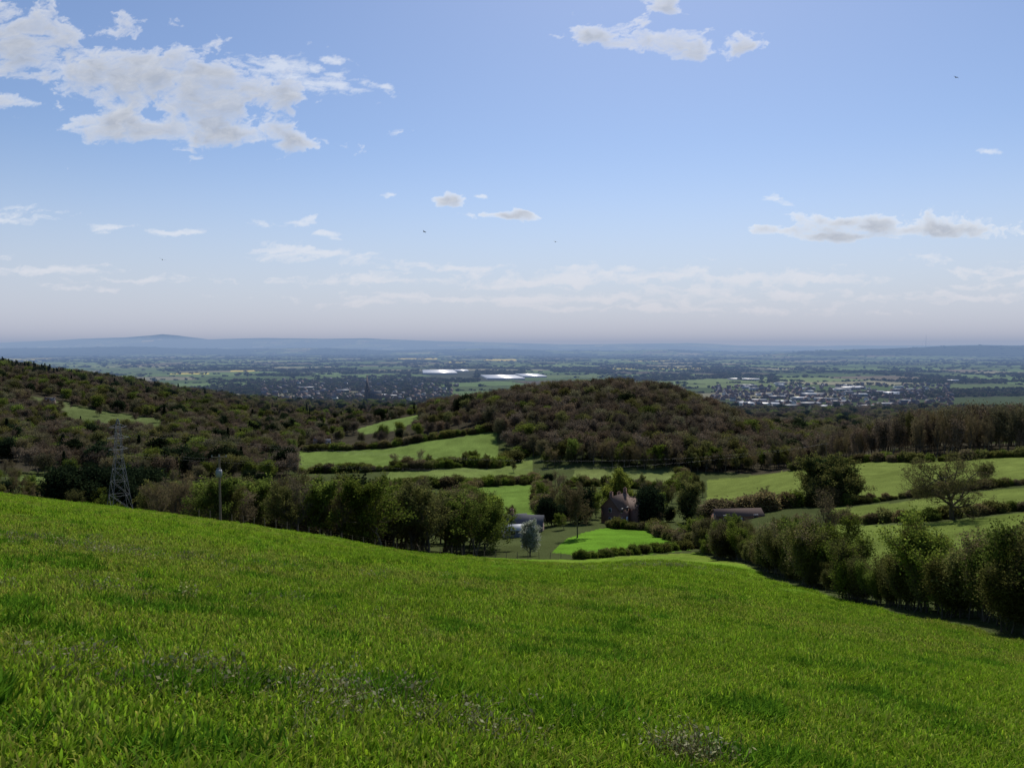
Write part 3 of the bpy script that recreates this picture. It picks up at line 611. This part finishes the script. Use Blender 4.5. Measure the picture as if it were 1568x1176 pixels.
# pylon
def pylon(name,u,Y,h,rz):
    X_=XY(u,Y);e=bpy.data.objects.new(name,None);sc.collection.objects.link(e);e.location=(X_,Y,ground_at(X_,Y));e.rotation_euler=(0,0,rz)
    lv=[0,5,9.5,13.5,17,20,22.5,25,27.2,29.2,h];wd=[3.4,2.8,2.2,1.75,1.35,1.0,.85,.75,.65,.55,.12]
    S=[];cs=[(-1,-1),(1,-1),(1,1),(-1,1)]
    for i in range(len(lv)-1):
        for k in range(4):
            a=cs[k];b_=cs[(k+1)%4];p=lambda c,j:(c[0]*wd[j],c[1]*wd[j],lv[j])
            S.append((*p(a,i),*p(a,i+1),.07,.07));S.append((*p(a,i),*p(b_,i+1),.032,.032));S.append((*p(b_,i),*p(a,i+1),.032,.032));S.append((*p(a,i+1),*p(b_,i+1),.032,.032))
    V,Fa=prisms(S,4);o_=mesh_obj('lattice_body',V,[Fa],[M_steel]);o_.parent=e
    S=[]
    for z,l in((22.5,2.6),(25.7,3.0),(28.8,2.4)):
        for sg in(-1,1):
            for yy in(-.6,.6): S.append((0,yy,z,sg*l,0,z+.15,.05,.04));S.append((0,yy,z+1.2,sg*l,0,z+.15,.04,.03))
            S.append((sg*l*.5,-.3,z+.08,sg*l*.5,.3,z+.08,.04,.04));S.append((sg*l*.5,0,z+.08,sg*l*.5,0,z+.7,.04,.04))
    V,Fa=prisms(S,4);o_=mesh_obj('crossarms',V,[Fa],[M_steel]);o_.parent=e
    S=[]
    for z,l in((22.5,2.6),(25.7,3.0),(28.8,2.4)):
        for sg in(-1,1):
            for k in range(6): S.append((sg*l,0,z+.1-k*.22,sg*l,0,z-.02-k*.22,.13,.07))
    V,Fa=prisms(S,8);o_=mesh_obj('insulators',V,[Fa],[M_glass]);o_.parent=e
    return e
py=pylon('electricity_pylon',178,220,31.3,.75)
def pole(name,u,Y,h,tr=True,rz=.2):
    X_=XY(u,Y);e=bpy.data.objects.new(name,None);sc.collection.objects.link(e);e.location=(X_,Y,ground_at(X_,Y));e.rotation_euler=(0,0,rz)
    V,Fa=prisms([(0,0,-1,0,0,h,.17,.12)],10);o_=mesh_obj('post',V,[Fa],[M_wood],smooth_=True);o_.parent=e
    b=B();b.box(-1,1,-.18,-.1,h-.5,h-.35);b.box(-.06,.06,-.16,.16,h-1.6,h-.5);b.ob('crossarm',[M_wood],parent=e)
    V,Fa=prisms([(x_,-.14,h-.35,x_,-.14,h-.1,.07,.04) for x_ in(-.9,0,.9)],8);o_=mesh_obj('insulators',V,[Fa],[M_grey]);o_.parent=e
    if tr:
        b=B();b.box(-.32,.32,-.75,-.15,h-3.1,h-2.1);
        for k in range(5): b.box(-.38,-.33,-.7+k*.12,-.65+k*.12,h-3.0,h-2.2);b.box(.33,.38,-.7+k*.12,-.65+k*.12,h-3.0,h-2.2)
        for k in(-.2,0,.2): b.box(k-.04,k+.04,-.5,-.42,h-2.1,h-1.8)
        b.ob('transformer',[M_grey],parent=e)
    return e
pole('utility_pole',333,104,9.6);pole('utility_pole',1268,420,12,False)
def wire(a,b,sag,n=30,r=.009):
    tt=np.linspace(0,1,n+1);Pn=np.array(a)[None]*(1-tt[:,None])+np.array(b)[None]*tt[:,None];Pn[:,2]-=sag*4*tt*(1-tt)
    return [(*Pn[i],*Pn[i+1],r,r) for i in range(n)]
pz=py.location.z;px=py.location.x;S=[]
for z,l in((22.5,2.6),(28.8,2.4)):
    for sg in(-1,1):
        a=(px+sg*l*math.cos(.75),220+sg*l*math.sin(.75),pz+z-1.2)
        S+=wire(a,(XY(1268,420)+sg*.9,420,ground_at(XY(1268,420),420)+11.8),9);S+=wire(a,(XY(-500,260)+sg*l,260,pz+z+6),6)
V,Fa=prisms(S,3);mesh_obj('power_lines',V,[Fa],[M_wire])
b=[(0,0,0,0,0,140,1.6,1.0),(0,0,140,0,0,150,.5,.3)]
for k in range(3):
    a=k*2.09
    for hh in(60,125): b.append((math.cos(a)*60,math.sin(a)*60,0,0,0,hh,.25,.25))
V,Fa=prisms(b,4);o_=mesh_obj('radio_mast',V,[Fa],[M_grey]);o_.location=(XY(1417,9000),9000,ground_at(XY(1417,9000),9000)-3)
S=[]
for u in np.linspace(300,860,34):
    Y_=float(crest(u))+2.0;X_=XY(u,Y_);z=ground_at(X_,Y_);S.append((X_,Y_,z-.3,X_+rng.normal()*.04,Y_,z+1.15,.05,.045))
for a,b_ in list(zip(S[:-1],S[1:])):
    for hh in(.45,.8,1.1): S.append((a[0],a[1],a[2]+.3+hh,b_[0],b_[1],b_[2]+.3+hh,.004,.004))
V,Fa=prisms(S,5);mesh_obj('wire_fence',V,[Fa],[M_wood])
# birds
M_bird=plain('dark_feathers',(.02,.02,.022),.8,0,5,.2)
for u,v,Y_,rz in((252,399,85,.4),(651,357,110,1.2),(850,372,125,-.5),(1452,127,110,.2)):
    V,Fa=prisms([(0,-.22,0,0,-.1,.02,.015,.05),(0,-.1,.02,0,.08,.02,.05,.055),(0,.08,.02,0,.17,.03,.045,.04),(0,.17,.03,0,.24,.02,.035,.005)],8)
    wv=[(0,.08,.03),(.22,.12,.10),(.5,.0,.06),(.24,-.02,.09),(0,-.07,.03),(-.22,.12,.10),(-.5,0,.06),(-.24,-.02,.09),(0,-.2,0),(.06,-.32,0),(-.06,-.32,0)]
    k=len(V);V=np.concatenate([V,wv]);o_=mesh_obj('bird',V,[np.concatenate([Fa,[[k,k+1,k+3,k+4],[k+4,k+7,k+5,k]]]),[[k+1,k+2,k+3],[k+5,k+7,k+6],[k+8,k+10,k+9]]],[M_bird])
    o_.location=(XY(u,Y_),Y_,EYE+Y_*(530-v)/F);o_.rotation_euler=(.1,.3,rz)
# ------------------------------------------------------------ atmospheric haze (absorbing volume over the vale, its scattered light put in as emission)
m,nt,o=newmat('haze');L=nt.links.new
sg=np.array((1.5,1.95,2.6))/20000;Lh=np.array((.285,.36,.505));den=float(sg.max())*1.25
va=N(nt,'ShaderNodeVolumeAbsorption');va.inputs['Density'].default_value=den;va.inputs['Color'].default_value=(*(1-sg/den),1)
em=N(nt,'ShaderNodeEmission');ec=sg*Lh;em.inputs['Strength'].default_value=float(ec.max());em.inputs['Color'].default_value=(*(ec/ec.max()),1)
ad=N(nt,'ShaderNodeAddShader');L(va.outputs[0],ad.inputs[0]);L(em.outputs[0],ad.inputs[1]);L(ad.outputs[0],o.inputs['Volume'])
b=B();b.box(-60000,60000,900,27000,-400,170);b.ob('atmospheric_haze',[m])
# ------------------------------------------------------------ sky
w=bpy.data.worlds.new("World");sc.world=w;w.use_nodes=True;nt=w.node_tree;nt.nodes.clear();L=nt.links.new
out=N(nt,'ShaderNodeOutputWorld');bg=N(nt,'ShaderNodeBackground');bg.inputs['Strength'].default_value=.1;L(bg.outputs[0],out.inputs[0])
sk=N(nt,'ShaderNodeTexSky');sk.sky_type='NISHITA';sk.sun_disc=False;sk.sun_elevation=math.radians(SUN_EL);sk.sun_rotation=math.radians(SUN_AZ);sk.altitude=200;sk.air_density=1.0;sk.dust_density=.6;sk.ozone_density=1.5
tc=N(nt,'ShaderNodeTexCoord');sp=N(nt,'ShaderNodeSeparateXYZ');L(tc.outputs['Generated'],sp.inputs[0])
st=N(nt,'ShaderNodeVectorMath',operation='MULTIPLY');L(sk.outputs[0],st.inputs[0]);st.inputs[1].default_value=(.86,.91,1.04)
hz=N(nt,'ShaderNodeMapRange',interpolation_type='SMOOTHSTEP');hz.inputs[1].default_value=.26;hz.inputs[2].default_value=-.04;L(sp.outputs[2],hz.inputs[0])
hm=N(nt,'ShaderNodeMix',data_type='RGBA');L(hz.outputs[0],hm.inputs[0]);L(st.outputs[0],hm.inputs[6]);hm.inputs[7].default_value=(5.9,6.3,7.5,1);L(hm.outputs[2],bg.inputs[0])
# ------------------------------------------------------------ clouds: glowing cumulus sheet far out over the vale, sunlight and shade painted in its colours
def cd(u,v):
    a=math.atan2(588-v,F)-PITCH;e=math.tan(a);yy=math.cos(PITCH)+(588-v)/F*math.sin(PITCH);return (u-784)/F/yy,e
strong=[(40,70,105,46),(140,98,50,34),(-30,60,80,46),(-150,90,90,40),(225,118,90,36),(290,150,160,58),(385,152,95,46),(165,182,85,38),(430,168,60,30),(345,210,75,18),(465,213,42,12),(15,160,34,12),
(920,48,42,20),(1018,14,28,15),(962,38,30,14),(1065,70,86,17),(1130,70,36,14),(1195,352,50,8),(1290,333,80,8),(1380,345,145,13),(1300,360,70,7),(1480,352,120,10),(685,306,24,8),(772,331,46,7)]
faint=[(450,105,60,20),(520,127,42,13),(600,137,10,6),(1430,397,42,9),(1530,415,65,10),(1180,303,30,6),(575,297,10,5),(450,343,16,6),(425,380,22,6),(465,390,36,7),(545,398,22,7),(487,363,14,5),(25,328,50,8),(178,352,34,5),(270,354,32,5),(90,414,80,8),(230,430,105,6),(390,345,16,5),
(635,407,34,8),(700,411,90,7),(850,425,190,13),(970,421,150,11),(560,430,95,8),(1220,427,125,11),(1200,450,80,7),(860,457,300,8),(1355,455,40,6),(1470,455,90,6),(1540,440,80,7),(560,465,90,5),(1000,472,240,5),(1522,235,14,3),(120,445,60,4),(740,298,10,4),(1700,340,80,14),(-120,400,80,8),(1080,445,60,6)]
na_,ne_=1700,640
aa=np.linspace(-.95,.95,na_);ee=np.linspace(.002,.60,ne_);A2,E2=np.meshgrid(aa,ee)
wx=(fbm(A2*12,E2*26,4,101)-.5);wy=(fbm(A2*12+40,E2*26,4,111)-.5);w2=(fbm(A2*50,E2*95,5,121,.6)-.5);w3=(fbm(A2*50+9,E2*95,5,126,.6)-.5)
Aw=A2+wx*.05+w2*.022;Ew=E2+wy*.018+w3*.010
def grp(l,k):
    cur=np.full(A2.shape,9.0)
    for u,v,ru,rv in l:
        a,e=cd(u,v);cur=np.minimum(cur,np.sqrt(((Aw-a)/(ru/F*k))**2+((Ew-e)/(rv/F*k))**2))
    return np.maximum(1-cur,-1.5)
n1=fbm(Aw*24,Ew*44,8,131,.62)-.5;n2=fbm(Aw*40,Ew*130,7,141,.62)-.5
ds=np.clip(grp(strong,1.12)+n1*3.2,0,1.5);df=np.clip(grp(faint,1.2)+n2*3.2,0,1)*.5
de=np.maximum(ds,df)
ab=smooth(smooth(ds,0,4),1,5);acc=np.zeros_like(ds)
for k in range(1,9): acc[:-k*3]+=ds[k*3:]*.12          # painted self-shadow: colour greyer where cloud lies above
th=.5*ab+.6*acc+.45*ds
ed=np.exp(-1.6*np.clip(th-.2,0,3))
ed=np.clip(ed+(fbm(Aw*70,Ew*120,5,151,.6)-.5)*.6*np.clip(ds,0,1),0,1)
colr=np.array((.44,.48,.56))[None,None]*(1-ed[...,None])+np.array((.93,.93,.94))[None,None]*ed[...,None]
fa=sst(.0,.22,E2)[...,None];colr=np.where((df>=ds)[...,None],np.array((.78,.78,.84))*(1-fa)+np.array((.84,.87,.92))*fa,colr)
al=1-np.exp(-1.9*de)
R_=58000.0;dx=A2;dy=np.ones_like(A2);dz=E2;ln=np.sqrt(dx*dx+dy*dy)
V=np.stack([dx/ln*R_,dy/ln*R_,dz/ln*R_],-1).reshape(-1,3)
idx=np.arange(na_*ne_).reshape(ne_,na_);Fq=np.stack([idx[:-1,:-1],idx[:-1,1:],idx[1:,1:],idx[1:,:-1]],-1).reshape(-1,4)
alf=al.reshape(-1);Fq=Fq[alf[Fq].max(1)>.004]
used=np.zeros(len(V),bool);used[Fq.ravel()]=True;rm=np.cumsum(used)-1
m,nt,o=newmat('cloud');L=nt.links.new
at=N(nt,'ShaderNodeAttribute',attribute_name='Col');em=N(nt,'ShaderNodeEmission');tr=N(nt,'ShaderNodeBsdfTransparent');mx=N(nt,'ShaderNodeMixShader')
L(at.outputs['Color'],em.inputs[0]);L(at.outputs['Alpha'],mx.inputs[0]);L(tr.outputs[0],mx.inputs[1]);L(em.outputs[0],mx.inputs[2]);L(mx.outputs[0],o.inputs[0])
m.cycles.emission_sampling='NONE'
mesh_obj('clouds',V[used],[rm[Fq]],[m],colr.reshape(-1,3)[used],alpha=alf[used])
# ------------------------------------------------------------ sun
sd=Vector((math.sin(math.radians(SUN_AZ))*math.cos(math.radians(SUN_EL)),math.cos(math.radians(SUN_AZ))*math.cos(math.radians(SUN_EL)),math.sin(math.radians(SUN_EL))))
ld=bpy.data.lights.new('sun','SUN');ld.energy=4.9;ld.angle=math.radians(.53);ld.color=(1,.95,.87);lo=bpy.data.objects.new('sun',ld);sc.collection.objects.link(lo);lo.rotation_euler=sd.to_track_quat('Z','Y').to_euler()
# ------------------------------------------------------------ camera
cam=bpy.data.cameras.new('camera');co=bpy.data.objects.new('camera',cam);sc.collection.objects.link(co);co.location=(0,0,EYE);co.rotation_euler=(math.pi/2-PITCH,0,0)
cam.sensor_width=36;cam.lens=36*F/1568;cam.clip_start=.05;cam.clip_end=120000;sc.camera=co
sc.view_settings.view_transform='Standard';sc.view_settings.look='None';sc.view_settings.exposure=0
print('script',time.time()-T0)
